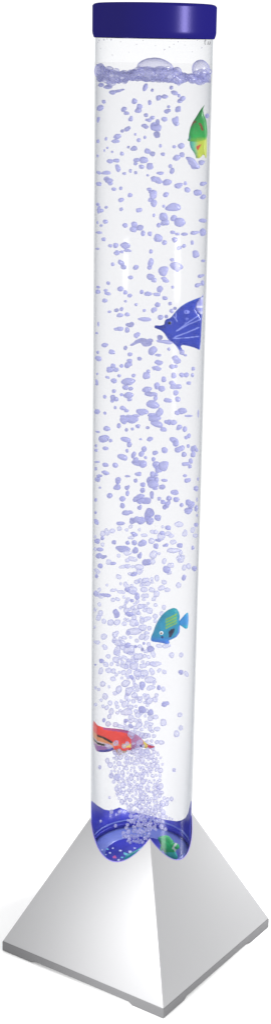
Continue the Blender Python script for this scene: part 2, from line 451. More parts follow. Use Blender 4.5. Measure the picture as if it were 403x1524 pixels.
def paint_mat(name, rough=.32, trans=0.):
    mt, nt, out = node_mat(name)
    at = N(nt, 'ShaderNodeAttribute', attribute_name='paint')
    p = N(nt, 'ShaderNodeBsdfPrincipled'); p.inputs['Roughness'].default_value = rough
    nz = N(nt, 'ShaderNodeTexNoise'); nz.inputs['Scale'].default_value = 160; nz.inputs['Detail'].default_value = 4
    tc = N(nt, 'ShaderNodeTexCoord'); nt.links.new(tc.outputs['Object'], nz.inputs['Vector'])
    mr = N(nt, 'ShaderNodeMapRange'); mr.inputs['To Min'].default_value = .7; mr.inputs['To Max'].default_value = 1.3
    nt.links.new(nz.outputs['Fac'], mr.inputs['Value'])
    mx = N(nt, 'ShaderNodeVectorMath', operation='SCALE'); nt.links.new(at.outputs['Color'], mx.inputs[0]); nt.links.new(mr.outputs[0], mx.inputs['Scale'])
    nt.links.new(mx.outputs[0], p.inputs['Base Color'])
    bp = N(nt, 'ShaderNodeBump'); bp.inputs['Strength'].default_value = .25; bp.inputs['Distance'].default_value = .0008
    nt.links.new(nz.outputs['Fac'], bp.inputs['Height']); nt.links.new(bp.outputs[0], p.inputs['Normal'])
    p.inputs['Coat Weight'].default_value = .2
    if trans:
        p.inputs['Alpha'].default_value = 1-trans
    nt.links.new(p.outputs[0], out.inputs[0]); return mt
M['fish'] = paint_mat('painted_fish'); M['fin'] = paint_mat('painted_fin', .35, .35)
M['eye'] = principled('white_eye', (.8, .8, .8), .2); M['pupil'] = principled('black_pupil', (.01, .01, .015), .15)
M['dim_eye'] = principled('dark_blue_eye', (.01, .012, .10), .2)
def lines(ls):
    return lambda x, y: any(seg_open(x, y, l) < w for l, w in ls)
def seg_open(x, y, P):
    best = 1e9
    for (x0, y0), (x1, y1) in zip(P, P[1:]):
        dx, dy = x1-x0, y1-y0; L = dx*dx+dy*dy or 1e-9
        t = max(0, min(1, ((x-x0)*dx+(y-y0)*dy)/L)); best = min(best, math.hypot(x-x0-t*dx, y-y0-t*dy))
    return best
def lerp3(a, b, t): t = max(0, min(1, t)); return tuple(a[i]+(b[i]-a[i])*t for i in range(3))
def eye(mp, px, py, r, white, dark, depth, par, pr=.5):
    for nm, rr, mm, dz in (('eye', r, white, 0), ('pupil', r*pr, dark, .020)):
        bm = bmesh.new(); c = mp(px, py, -depth-dz); bmesh.ops.create_icosphere(bm, subdivisions=3, radius=rr*.0118)
        for v in bm.verts: v.co.y *= .5
        bmesh.ops.translate(bm, vec=c, verts=bm.verts)
        o = mesh_obj(nm, bm, mm, None)
        o.parent = par; par = o
def fish_root(name, px, py, y, label):
    r = empty(name, at_y(px, py, y)); tag(r, label, 'fish', 'toy fish floating in the tube'); return r

# green angelfish by the right wall, near the top
mp = place_wrap(-.30, 300)
GF = [(304.8, 155.5), (301, 159), (296.5, 165), (292, 173), (286.5, 181), (282.5, 190), (280.5, 200), (280.3, 206), (278, 208.5), (280.5, 210.5), (286, 211), (296, 211), (306, 208), (313, 205), (316, 196), (312, 188), (307.5, 180), (303.2, 172), (301.5, 164), (302.5, 159)]
def gp(x, y):
    c = lerp3((.003, .17, .025), (.005, .30, .05), (y-160)/35)
    if x < 283 and y > 203: c = (.005, .22, .22)
    if y > 203: c = lerp3(c, (.30, .50, .05), (y-203)/7*(.4+.6*(x > 292)))
    if seg_open(x, y, [(284.5, 186), (287, 182), (290, 181)]) < 1.5: c = (.16, .03, .01)
    if seg_open(x, y, [(296.5, 184), (299, 188), (300.5, 193)]) < 1.6: c = (.18, .03, .01)
    if abs(math.hypot(x-291.5, y-196.5)-2.6) < .5: c = (.05, .22, .05)
    return c
r = fish_root('angelfish', 296, 195, -.3, 'green angelfish with yellow lower fins near the top right of the tube')
b = flat_solid('body', GF, mp, .05, gp, M['fish'], dmax=9); adopt(r, b)
GV = [(283, 207.5), (281.5, 213), (283.5, 221), (288, 227), (290.5, 232), (291, 235.5), (296, 236), (299.5, 233), (301.5, 230), (306, 232.5), (310, 235.5), (315, 236), (317, 224), (316, 204), (306, 205), (296, 208), (288, 208.5)]
def gv(x, y):
    c = lerp3((.10, .42, .26), (.42, .50, .05), (x-288)/7)
    if in_poly(x, y, [(291, 217.5), (299, 214.5), (297, 219), (293.5, 224)]): c = (.45, .05, .02)
    if x < 286 and y < 222: c = (.08, .38, .36)
    return c
b = flat_solid('ventral_fin', GV, mp, .03, gv, M['fish'], dmax=6, bias=.012); adopt(r, b)
eye(mp, 291.5, 196.5, 1.4, M['leaf'], M['leaf'], .045, bpy.data.objects['body'])

# blue angelfish at mid height
mp = place_wrap(-.28, 300)
BF = [(229.6, 488), (229.4, 486), (230.6, 484), (238, 484.6), (244, 483.2), (244.6, 478), (247.5, 474.8), (252.5, 473.5), (255.5, 470.5), (261, 463.2), (268.5, 456), (278, 450), (290, 445), (296, 443), (299, 442), (294.5, 446.5), (291, 451.5), (290.3, 458), (293, 463.5), (297, 469), (300.5, 475), (302, 481), (301.5, 489), (299.5, 502), (298.2, 513), (297, 521.6), (290.5, 518), (280, 515), (270.8, 513.4), (268.4, 515.5), (270.4, 519.5), (272, 523), (269.5, 525.8), (265.5, 521), (261, 514), (254, 508.5), (250, 505.5), (246.5, 500), (243.8, 495.5), (239, 491.5), (234, 489.6)]
BL = [[(262.5, 491.8), (278, 480), (295, 468.8)], [(264.5, 490.6), (280, 482), (298, 474.5)], [(261.5, 500), (278, 494), (295.5, 486.5)], [(260.5, 502.6), (278, 502), (295.5, 499.6)], [(258, 470), (263.2, 477.5)], [(261.6, 465), (261, 474), (263.2, 477.5)], [(263, 499), (258, 503)]]
def bp_(x, y):
    c = (.012, .035, .36)
    d = min(seg_open(x, y, l) for l in BL)
    if d < .75: c = (.20, .25, .66)
    dd = math.hypot((x-277.5), (y-463.5)*1.4)
    if dd < 4 and (dd > 2.2 or x > 277): c = (.20, .24, .66)
    if abs(math.hypot(x-277.5, y-474)-1.5) < .6 or abs(math.hypot(x-276, y-481)-1.3) < .5: c = (.14, .18, .6)
    if seg_open(x, y, [(230, 487), (240, 486.5), (244, 487)]) < 2: c = (.008, .02, .24)
    e = seg_open(x, y, [(246.5, 500), (254, 508.5), (262, 515), (269, 525)])
    if e < 1.1: c = (.22, .26, .7)
    e = seg_open(x, y, [(255.5, 470.5), (261, 463.2), (268.5, 456), (278, 450), (296, 443)])
    if e < 1.0: c = (.05, .12, .55)
    e = seg_open(x, y, [(302, 481), (299.5, 502), (297, 521.6), (280, 515), (271, 513.6)])
    if e < 1.1: c = (.22, .28, .72)
    return c
r2 = fish_root('angelfish', 270, 485, -.28, 'deep blue angelfish with pale fin stripes halfway up the tube')
b2 = flat_solid('body', BF, mp, .05, bp_, M['fish'], dmax=9, step=1.0, smooth=1); adopt(r2, b2)
BT = [(291, 451.5), (295, 446), (304, 441), (318, 437), (324, 445), (322, 456), (316, 468), (309, 475), (307, 482), (300.8, 476), (297.5, 470), (293, 463.5), (290.5, 458)]
def bt(x, y):
    c = (.50, .52, .78)
    if 445.5 < y < 455: c = (.34, .35, .72)
    if 455 <= y < 458: c = (.66, .68, .84)
    if 458 < y < 463: c = (.28, .30, .70)
    if y > 468 or y < 442.8: c = (.03, .06, .42)
    return c
b = flat_solid('tail_fin', BT, mp, .015, bt, M['fish'], bias=.02, smooth=1); adopt(r2, b)
eye(mp, 252.2, 479.8, 3.4, principled('blue_eye_ring', (.05, .08, .34), .3), M['pupil'], .05, b2, .6)

# teal tang
TF = [(224, 952.6), (224.6, 947.5), (228, 940), (230.8, 931.5), (236, 921.5), (242, 913.8), (250, 907.6), (257.5, 904.6), (262.8, 906), (266, 911), (267.4, 917.5), (266.3, 923.5), (267.5, 929), (267.4, 935), (267, 941), (262.5, 948), (256, 951), (250.5, 953.5), (252.5, 956.5), (249, 959), (241, 956.8), (232, 955.4), (226, 954.6)]
def tp(x, y):
    t = (y-944)/10
    c = lerp3((.006, .24, .40), (.03, .15, .60), t)
    if y < 920: c = lerp3((.003, .28, .34), c, (y-906)/14)
    u, v = x-246, y-928+(x-246)*.48
    if 0 < u < 17 and -6 < v+3 < 9:
        c = (.22, .42, .04) if int((v+20)/2.2) % 2 else (.01, .32, .30)
    if in_poly(x, y, [(250.5, 938), (254, 934.5), (259.8, 932.6), (258.5, 939), (254, 946), (251, 947)]): c = (.004, .008, .05)
    if math.hypot(x-241.3, y-946) < 1.9: c = (.006, .01, .12)
    if seg_open(x, y, [(260, 948), (266, 940), (267, 932)]) < 2: c = (.06, .20, .58)
    if seg_open(x, y, [(228, 954.6), (240, 956), (250, 957)]) < 1.6: c = (.10, .22, .62)
    return c
mp = place_wrap(-.55, 250)
r3 = fish_root('tang', 246, 932, -.55, 'small teal tang with yellow side stripes and a white eye in the lower tube')
b3 = flat_solid('body', TF, mp, .07, tp, M['fish'], dmax=9, step=1.0); adopt(r3, b3)
TT = [(265.5, 928), (266.4, 924), (270, 920), (274, 915.2), (277.5, 912), (280.8, 911.6), (282, 914.5), (282.8, 921), (282.2, 929), (280, 935.6), (275.5, 936), (271.5, 933), (268.5, 931.2)]
b = flat_solid('tail_fin', TT, mp, .02, lambda x, y: lerp3((.03, .26, .62), (.01, .36, .55), (x-266)/5 if y > 930 else (918-y)/8), M['fish']); adopt(r3, b)
eye(mp, 239.8, 939.8, 3.4, M['eye'], M['pupil'], .07, b3, .42)

# red, gold and violet fish at the left wall near the bottom
RF = [(118, 1073), (128, 1073), (136, 1075), (145, 1079.6), (155, 1083), (170, 1084.2), (185, 1086), (197, 1089.8), (207, 1096), (214, 1103), (220, 1108.2), (225, 1109.6), (231, 1111), (226, 1113.6), (220, 1114), (209, 1112), (200, 1114), (194.5, 1116), (190, 1117.6), (183, 1117.4), (176, 1115), (172, 1115.5), (162, 1119), (150, 1119.6), (140, 1116.6), (134, 1110), (124, 1104), (114, 1100)]
def rp(x, y):
    c = (.78, .045, .03)
    k = 1090 + (x-136)*.42
    if y > k-1: c = (.68, .26, .10)
    if y > k+7: c = (.66, .34, .14)
    if 132 < x < 168 and y > 1098+(x-136)*.30: c = (.60, .48, .50)
    if x < 166 and y > 1106+(x-136)*.15: c = (.30, .12, .34)
    if seg_open(x, y, [(130, 1098), (140, 1103), (155, 1107)]) < 1.5: c = (.015, .012, .012)
    if seg_open(x, y, [(146, 1093), (154, 1096), (166, 1103)]) < 1.5: c = (.03, .012, .012)
    if seg_open(x, y, [(148, 1117), (158, 1116), (167, 1113)]) < 2.0: c = (.03, .03, .28)
    if seg_open(x, y, [(155, 1083), (185, 1087), (205, 1095)]) < 1.8: c = (.42, .06, .20)
    if x > 170 and y > 1108: c = (.75, .05, .02)
    if 182 < x < 196 and 1105 < y < 1111: c = (.75, .55, .10)
    if x > 195: c = (.42, .16, .32)
    if math.hypot(x-210, y-1109.5) < 2.6: c = (.02, .02, .22)
    if x > 213: c = (.55, .42, .05)
    if x > 219: c = (.42, .015, .07)
    return c
mp = place_wrap(-.40, 150)
r4 = fish_root('wrasse', 180, 1100, -.40, 'red and gold slender fish with violet belly behind the bubble plume')
b = flat_solid('body', RF, mp, .05, rp, M['fish'], dmax=10, step=1.1); adopt(r4, b)
eye(mp, 210.5, 1109.3, 1.6, M['dim_eye'], M['pupil'], .04, b, .5)
FN = [(171, 1116), (178, 1114), (186, 1116.5), (190, 1119), (182, 1121), (176, 1125), (173, 1121)]
b = flat_solid('pelvic_fin', FN, mp, .015, lambda x, y: (.55, .38, .22), M['fin']); adopt(r4, b)

# plastic plant standing on the light plate
pr_ = empty('plastic_plant', (0.35, .0, LZ+.03)); tag(pr_, 'green plastic leaves at the foot of the tube beside the pyramid ridge', 'plant')
mp = lambda x, y, t: at_y(x, y, -.42+t)
GLF = [(234, 1247), (238, 1244.5), (246, 1243), (250, 1243.4), (252.5, 1246), (256, 1250), (259, 1252), (256, 1254), (261, 1254), (266, 1257), (267, 1262), (262, 1265), (261, 1269), (264, 1274), (263.5, 1283), (250, 1283), (243, 1268), (238, 1256)]
def glp(x, y):
    c = (.012, .33, .10)
    if seg_open(x, y, [(262, 1255), (257, 1262), (261, 1266)]) < 1.4: c = (.5, .6, .55)
    if seg_open(x, y, [(240, 1250), (250, 1256), (256, 1266)]) < .8: c = (.02, .48, .16)
    if y > 1268: c = (.06, .46, .40)
    if x < 240: c = (.005, .20, .12)
    return c
b = flat_solid('leaf', GLF, mp, .035, glp, M['fish'], step=1.3, smooth=1); adopt(pr_, b)
TLF = [(226, 1250.5), (219, 1254), (208, 1262), (199, 1267), (190, 1271), (184, 1278), (182, 1286), (196, 1286), (210, 1276), (221, 1265), (228, 1258)]
b = flat_solid('leaf', TLF, lambda x, y, t: at_y(x, y, -.62+t), .02, lambda x, y: (.01, .24, .26), M['fish'], step=1.5); adopt(pr_, b)
bm = bmesh.new()
for x0, x1 in ((.40, .35), (.1, .35)):
    bmesh.ops.create_cone(bm, segments=10, radius1=.035, radius2=.02, depth=.45, matrix=Matrix.Translation((x0, -.42 if x0 > .3 else -.58, LZ+.2)))
b = mesh_obj('stem', bm, M['leaf']); adopt(pr_, b)

# ------------------------------------------------------------------ bubbles
TILES = """
@ 130 70
82,228,30,20 123,240,45,20 152,272,38,24 193,257,60,22,-10 337,243,38,50,20 388,259,16,18 99,328,22,20 77,366,38,28,-20 281,325,30,30 373,333,20,26 312,356,32,25 307,378,40,30 215,376,36,30 234,397,30,18
@ 225 70
7,259,18,20 119,244,20,20 138,275,38,22,20 165,292,18,18 190,307,38,28 43,310,28,36 79,297,36,22 169,324,28,22 160,367,30,40 103,358,18,16 95,386,36,26
@ 130 160
75,7,40,16 66,68,16,22,20 58,82,12,14 215,12,40,34 232,38,36,28,20 307,14,44,34 351,46,24,20 262,69,32,34,-20 390,61,26,20 362,80,34,28,20 346,112,40,26 397,112,36,40 242,120,44,30,-35 209,141,20,18 185,171,48,30 169,202,44,20 287,161,14,14 344,179,16,18 307,196,22,20,20 48,202,16,20 112,188,14,18 120,242,14,12 101,258,10,14 149,266,14,12 207,277,22,20,10 246,238,16,14 281,245,40,26 360,262,36,26,15 390,278,30,26 137,322,36,22 174,318,36,20 294,311,32,28 336,315,48,34 289,337,22,18 329,350,34,30 367,350,46,36 183,364,26,40,-20 45,290,12,14 58,391,34,16,20 116,391,56,20 258,380,16,20 289,391,18,18 221,396,22,14
@ 225 160
93,22,38,28,10 160,10,28,34 8,62,24,24 79,70,34,24 343,50,22,24 141,78,38,30 148,97,34,24,20 152,66,18,24 13,102,36,30 31,122,56,36 38,88,24,30 34,163,38,32,15 54,230,16,18 137,235,20,16 190,226,56,36,-5 69,280,24,18 8,277,30,28 156,298,48,34 188,285,34,28 245,330,90,40,30 262,356,50,24 297,331,42,26 113,352,20,22 127,377,30,36 54,394,40,18 2,346,12,24
@ 130 250
66,97,56,22 115,65,30,24 130,76,50,26 138,92,26,22 158,127,28,18 200,122,18,18 257,18,18,20 290,30,18,20 221,35,26,20,20 255,163,26,24 202,192,32,22,-20 52,218,20,18 203,248,20,20 309,257,32,30 53,250,20,40,10 85,250,44,28,-10 113,236,18,14 108,322,28,22 40,327,10,18 83,345,18,14 227,344,30,24 280,338,34,28 66,387,52,14 361,44,16,12 396,66,26,30,20 371,128,28,18 386,150,46,36,20 376,192,26,22 388,216,40,50,30 398,284,14,20 268,375,44,40 305,368,52,44 325,395,36,36
@ 225 250
125,12,34,36,10 54,38,36,32,10 262,2,30,12 35,72,68,34,10 93,86,48,34,-10 304,88,82,32 160,107,52,28,-10 203,92,18,20 214,131,32,26,35 276,148,46,32 317,171,46,28 83,162,36,30 12,170,38,60,-10 74,229,16,16 136,235,90,42 8,222,34,44 22,284,28,22 71,294,50,44,20 82,322,44,40 128,303,40,36 44,343,24,24 170,325,58,46,15 300,320,52,28 262,383,60,30 316,386,46,40 127,386,28,18 155,396,26,14 197,397,36,16
@ 130 340
98,65,26,20 138,104,24,18 169,102,30,28,-20 227,102,52,34,10 238,130,50,22,15 177,146,32,26 207,140,22,16 58,122,28,10 374,32,24,24 380,138,20,24 152,215,20,20 202,208,32,40,-20 218,233,30,22 294,231,36,28 383,200,36,50 372,234,26,24 259,294,28,20 126,328,22,18,20 48,379,32,22 65,352,20,14,20 110,372,22,14 122,391,36,18,10 187,365,52,32 227,384,24,22 325,381,22,24 362,392,44,24 374,290,44,32,15 398,310,30,24
@ 220 340
12,32,24,24 60,58,48,40,10 98,85,26,24 148,23,28,20 176,38,26,18 160,68,30,28,20 222,48,40,44,20 184,115,34,30 215,105,22,20 264,85,18,24 278,152,50,42,-10 17,138,20,24 330,194,24,14 25,205,50,44,-20 10,234,26,30 145,188,26,18 160,226,80,48,25 168,248,40,36 89,258,60,50,-15 325,280,56,26,-5 14,293,44,32,10 38,310,32,26 100,308,46,28,15 300,334,56,32,-5 342,328,20,28 71,364,32,36 147,352,16,16 8,392,24,24 60,397,50,20
@ 130 430
52,17,36,20 122,22,36,22 186,5,54,30 228,22,24,22 254,40,26,20 325,18,20,24 361,34,42,34 104,70,36,22 229,74,16,14 292,94,18,16 341,129,18,16 132,137,20,14 175,128,26,20 205,121,20,22 195,158,38,22,-5 238,153,28,22,10 397,128,30,34,20 346,182,74,22 66,211,12,24 259,216,54,34,5 185,246,52,34,5 234,244,32,30 296,279,34,32 46,265,16,12 295,325,80,30,-25 345,322,70,44 385,308,60,28,-5 100,338,48,26,8 141,375,44,26,10 228,354,20,24 384,372,50,54,20 61,380,18,18 256,392,26,20
@ 215 430
19,35,40,32 82,44,46,36 126,50,34,28 152,88,20,18 92,6,28,22 77,95,30,26 64,130,50,40,35 96,170,30,26 162,132,24,24 182,116,20,16 130,166,20,20 18,181,40,24 115,322,90,30,10 92,292,30,30,30 145,361,18,18 40,370,50,50,20 223,380,28,28 82,397,36,14 244,398,20,12
@ 130 520
62,17,18,20 68,55,64,26,15 257,32,26,26 311,56,26,20 247,85,42,46 253,68,30,20 205,99,22,20 154,99,28,24 134,122,38,30 172,122,34,22,-15 60,147,12,12 121,168,26,14,20 191,158,20,16 277,157,22,20 160,188,34,26 40,193,14,24,-15 57,208,16,14 235,195,86,42,3 228,228,32,26 260,235,26,20 160,250,22,20 104,284,20,20 158,292,34,34 150,308,22,18 172,299,26,24 205,272,20,16,-10 253,272,62,36,5 252,298,26,24 167,349,16,18 212,352,34,24,15 234,368,26,18 48,373,36,26,10 106,382,18,16 326,377,64,38,15 365,132,22,20 352,158,40,36 350,243,60,34 385,262,70,38,10 390,330,70,44,15 390,388,50,30 206,400,20,10 290,398,40,16 245,398,24,12 398,116,12,18
@ 210 520
62,10,48,50 104,44,40,40 103,80,44,32,-15 94,113,52,26 29,160,40,38,-20 44,132,18,18 208,62,50,44,10 265,41,20,20 184,103,30,24 207,101,20,18 189,154,34,32 242,153,28,24 269,153,28,26 305,155,18,22 310,116,20,20 284,202,26,18 134,180,26,30 187,205,36,32 208,219,60,34 95,218,32,36,20 122,236,36,32,20 207,260,28,28 85,292,22,26 217,299,30,28 158,306,46,22,8 75,333,80,42,5 62,345,50,28 15,380,44,50 235,368,66,34,-10 214,380,26,24 70,390,60,34 110,375,40,50 361,385,8,40 283,399,44,12
@ 130 610
116,112,38,28,10 181,98,34,32 105,20,18,16 225,65,60,46,35 270,55,70,42,-15 212,48,36,26 234,120,18,20 270,115,18,16 303,98,26,22 361,107,22,16 100,172,56,38,-10 139,184,20,20 63,132,30,12,5 37,215,14,18 50,242,22,16 108,231,40,20 374,175,34,24,-15 220,182,66,36,12 252,208,26,28 319,176,16,12 349,232,44,36 238,245,18,20 200,287,66,40,15 273,272,28,40,10 320,266,36,32 313,320,80,36,20 290,300,30,28 349,286,18,16 50,312,40,10,-5 108,330,34,22,8 166,332,32,26,10 43,353,14,18 107,378,42,26 72,396,40,16 290,386,50,22,10 240,398,30,12 396,296,20,24 390,385,26,30
@ 210 610
15,22,44,46 105,15,40,40 90,42,80,42,-10 80,88,80,44,15 132,117,36,24,10 157,80,44,42,20 205,72,60,32,-5 228,104,38,26,-25 281,49,50,32,-10 260,116,24,28 292,153,32,30 269,166,22,20 38,107,26,20 51,175,34,28,-15 25,232,42,46 185,185,60,40,25 195,205,50,40 138,242,34,32 230,240,54,38,-15 255,267,28,28 281,217,18,20 312,226,34,40,-15 331,243,18,18 309,267,26,32,15 297,306,24,28 264,328,40,26 290,339,20,22 83,258,32,22,-20 27,286,20,18 81,298,32,26 90,330,40,40,15 130,340,64,50,-20 105,365,40,36 10,325,40,36 8,268,30,34 261,395,22,16 84,388,30,20 361,22,8,36
@ 130 700
71,40,46,28,-20 62,55,30,24 107,16,38,26 185,60,32,36,25 181,101,42,32,5 240,47,40,34 290,30,50,30,10 289,62,22,22 76,104,14,12 134,152,30,26,10 240,105,30,34,15 240,138,20,30 210,171,32,26,8 47,177,16,20 332,86,28,24 330,120,26,26 210,212,26,30,-15 48,253,12,16 243,248,60,38,3 315,224,30,32 300,160,60,36,-30 320,150,46,30 345,182,70,34 316,186,40,30 392,85,60,40 373,256,60,50,-15 390,150,28,44 263,300,38,34 303,290,40,46,20 325,300,40,44 380,300,46,42 46,309,22,34,-35 88,376,34,30,10 117,370,30,40 151,363,28,24 192,350,26,24 200,318,44,20 236,357,20,18 312,356,16,18 279,383,38,26,5 340,390,36,18 37,398,14,16
@ 205 700
85,48,56,54 120,55,36,40 125,10,40,24 107,100,36,30 145,100,34,26 72,85,36,28 157,60,36,16 8,22,24,22 28,85,30,24 28,120,28,26 90,149,34,40 128,170,20,20 155,184,32,32 172,205,50,36,-40 160,222,24,24 185,168,30,28 222,131,40,34,30 230,175,32,26 261,208,20,20 281,38,22,30 296,64,34,30 348,109,26,30,-15 301,192,34,32 318,207,34,40,35 299,244,50,34,-5 356,228,20,34 363,52,10,20 364,175,8,24 12,224,30,32 72,250,56,46 85,305,60,42,10 125,286,46,34 50,290,40,30 245,324,46,30,8 352,327,26,22 282,377,30,36 328,358,24,30,20 174,349,38,32,5 343,392,30,22 105,370,26,24 140,380,34,28 175,385,40,32 198,392,30,24 360,270,10,14
@ 130 790
60,62,30,26,5 43,42,24,26,-20 88,12,60,30 90,44,20,24 160,69,24,22 92,82,20,22 39,110,20,20 75,112,60,20 65,150,70,32,20 100,152,34,28 128,188,30,28 158,190,40,24,-10 77,211,28,26,-15 54,242,48,26,12 55,272,18,22 210,110,76,36,15 235,132,50,28,20 210,220,60,24,-12 240,212,34,24 188,276,32,24,40 118,326,14,14 73,352,18,20 60,378,60,26,10 105,390,60,26,12 160,352,40,24 205,366,44,22,20 233,326,28,40,-10 240,352,30,26 279,19,38,26 260,46,34,28 280,72,30,26 340,30,36,18 330,72,46,40 372,64,50,38 289,118,36,34 280,164,60,34,8 315,150,30,40 238,178,26,20 355,182,46,44 390,145,50,46 390,185,30,30 308,218,50,30 310,245,40,30 280,258,34,28 316,300,28,26 350,290,40,40 348,325,50,36 280,360,60,46 325,355,60,34 345,385,40,30 385,354,34,24,20
@ 200 790
8,20,30,26 125,8,24,22 160,35,40,40 208,30,46,34,20 195,18,28,22 302,14,32,34 363,32,32,30 348,102,20,22 231,68,36,24,-10 128,92,28,28 240,112,76,38,5 271,88,32,24 282,128,30,34 262,165,34,30 280,172,50,34,-35 174,184,28,34 216,202,34,34 198,236,52,38,15 205,250,30,24 294,222,30,34 324,212,28,30 363,226,34,28,5 134,283,26,34 180,301,32,34,-10 298,277,28,34 263,326,28,30 102,354,26,24 158,350,44,34,-30 195,354,32,24 132,378,30,34 110,145,46,46 118,180,40,34
@ 130 880
45,12,30,28 85,28,60,28,10 115,36,40,28,10 154,52,24,22 73,78,20,22 39,110,16,22 76,135,34,34,-20 66,160,26,32,-10 99,180,26,26 172,134,38,50,5 140,187,36,32 182,182,44,32,-10 212,196,40,28,5 35,215,12,16 167,250,40,42,-25 100,272,36,34,30 48,310,42,28,25 104,335,30,30 158,296,30,30 184,310,60,30,25 180,350,34,60,10 210,310,30,30 126,390,26,24 235,252,38,30,5 250,138,46,28,-15 290,115,40,44 325,84,48,36 345,92,30,24 270,185,60,40 285,158,34,28 318,180,40,38 350,165,60,32,-8 280,240,80,36 332,218,44,34 333,268,46,34,-10 371,222,24,24 378,118,46,34 345,20,40,36 293,26,34,38 265,8,40,26 295,296,24,20 250,340,60,56 245,320,40,30 305,385,50,44 370,345,50,32,-20 394,376,28,36 396,52,24,40 210,8,30,20 255,375,50,30
@ 200 880
62,22,34,36 118,46,28,48,15 130,10,30,24 176,96,22,28 163,134,24,24 124,150,28,26 123,178,20,22 105,118,60,30 90,224,26,26 38,84,60,32,15 148,328,34,22 115,376,34,32 95,335,60,32,-15 222,383,28,30 279,382,22,26 190,328,46,22,-15 60,165,60,30,-12 68,365,30,30
@ 130 970
48,78,12,10 126,30,24,28 146,73,20,22 80,116,24,36,15 92,193,30,30 48,217,22,18 68,226,18,16 130,210,14,18 107,268,30,34,-15 84,290,18,18 137,307,24,26,-15 174,310,22,26,-20 50,317,18,14 93,328,20,18 116,335,22,26,20 144,358,26,32 180,366,22,16 132,388,22,26 85,55,30,24,30 110,75,36,24,30 128,112,34,28,10 156,116,26,26 180,8,34,30 178,50,46,34 215,92,46,38,25 225,35,34,18,40 245,75,38,46 262,20,46,46 306,22,46,42 280,85,46,42 333,88,40,30 395,14,30,34 390,72,34,24 235,185,54,40 300,130,40,36 340,130,46,36 385,120,30,40 376,168,56,34 375,214,56,32 325,200,40,54,-20 200,225,50,50,10 250,225,44,60,-10 270,265,54,34 316,275,32,30 226,318,38,44 240,362,66,36 256,390,40,24 320,343,54,34 345,350,40,30 355,275,30,34 375,290,46,36 304,380,34,26 380,365,34,34 225,275,30,30
@ 195 970
135,14,34,34 242,20,30,32 301,21,26,28 145,76,60,28,5 202,115,28,32 298,122,28,24 330,132,22,32,-20 206,307,42,38 291,378,26,24 158,218,32,30 192,223,24,26 110,165,54,40 115,215,54,32 148,288,36,30 110,280,46,32 125,370,38,38 145,392,32,24 115,120,42,32
@ 130 1060
100,48,18,20 133,30,22,26 125,70,30,26,-25 75,330,16,22 121,290,24,30 143,380,24,26 176,388,30,34 257,32,38,32 304,75,46,46 375,96,24,34 378,38,30,24 305,15,34,28 205,80,50,26,5 170,75,34,24 235,95,34,26 190,120,34,24 265,125,40,26 330,135,40,34 265,180,40,34 300,195,44,30 195,165,40,30 170,240,40,34 230,130,40,30 125,205,36,28 150,215,34,30
@ 190 1060
15,32,36,32 62,75,42,46 156,38,40,40 127,38,26,24 212,62,34,36 312,15,26,24 316,94,24,26 291,130,30,34 200,182,34,22 277,347,20,20 130,95,24,34 175,100,34,24 105,140,36,34 60,130,36,32 20,140,34,30 70,180,34,30 140,205,28,24 55,215,36,26 115,235,32,28 30,235,34,30 85,240,34,30
"""
bub = []                      # px, py, w, h, angle
ox = oy = 0; tile = 0
for ln in TILES.strip().split('\n'):
    if ln[0] == '@': _, a, b_ = ln.split(); ox, oy = int(a), int(b_); tile += 1; continue
    for w_ in ln.split():
        v = [float(q) for q in w_.split(',')]
        if len(v) == 4: v.append(0)
        bub.append([ox+v[0]/4.03, oy+v[1]/4.03, v[2]/4.03, v[3]/4.03, v[4], tile])
def blocked(x, y):
    return in_poly(x, y, GF) or in_poly(x, y, GV) or in_poly(x, y, TF) or in_poly(x, y, TT)
keep = []
for b_ in bub:
    if any(q[5] != b_[5] and math.hypot(q[0]-b_[0], (q[1]-b_[1])) < 2.6+.12*min(max(q[2], q[3]), max(b_[2], b_[3])) for q in keep): continue
    if blocked(b_[0], b_[1]): continue
    keep.append(b_)
bub = keep
# the dense plume over the air stone
left = [(1100, 176), (1112, 172), (1125, 170), (1140, 166), (1158, 168), (1172, 172), (1185, 178), (1200, 186), (1215, 194), (1230, 190), (1245, 184), (1256, 188)]
right = [(1100, 222), (1112, 226), (1125, 236), (1140, 240), (1158, 236), (1172, 236), (1185, 240), (1200, 244), (1215, 242), (1230, 240), (1245, 222), (1256, 210)]
plume = []
tries = 0
while len(plume) < 320 and tries < 20000:
    tries += 1
    y = random.uniform(1106, 1254); a, b_ = interp(left, y), interp(right, y)
    x = (a+b_)/2+random.gauss(0, .30)*(b_-a)
    if not a-3 < x < b_+3: continue
    s = 3.6+5.6*random.random()**1.6
    if any(math.hypot(x-q[0], y-q[1]) < .36*(s+q[2]) for q in plume): continue
    plume.append([x, y, s, s*random.uniform(.85, 1.25), random.uniform(-40, 40), 99])
for y0_, y1_, cx_, sd_, n_ in ((960, 1106, 200, 15, 75), (870, 960, 205, 17, 30), (780, 870, 212, 22, 14)):
    n0_ = 0; t_ = 0
    while n0_ < n_ and t_ < 4000:
        t_ += 1; x = random.gauss(cx_, sd_); y = random.uniform(y0_, y1_); s = random.uniform(4.5, 8.5)
        if blocked(x, y) or in_poly(x, y, RF) or any(math.hypot(x-q[0], y-q[1]) < .30*(s+q[2]) for q in plume) or any(math.hypot(x-q[0], y-q[1]) < .32*(s+max(q[2], q[3])) for q in bub): continue
        plume.append([x, y, s*random.uniform(.9, 1.4), s, random.uniform(-30, 30), 98]); n0_ += 1
for x, y, s in [(244, 1188, 5), (249, 1190, 6), (255, 1189, 6), (248, 1196, 6), (240, 1198, 5), (235, 1172, 6), (258, 1146, 3.5), (242, 1212, 6), (247, 1216, 5), (252, 1218, 4), (256, 1219, 3), (240, 1222, 6), (246, 1234, 5), (166, 1154, 6), (174, 1157, 8), (149, 1142, 4), (163, 1187, 4), (166, 1208, 6), (178, 1208, 5), (172, 1229, 5), (150, 1222, 4)]:
    plume.append([x, y, s, s*1.15, 0, 99])

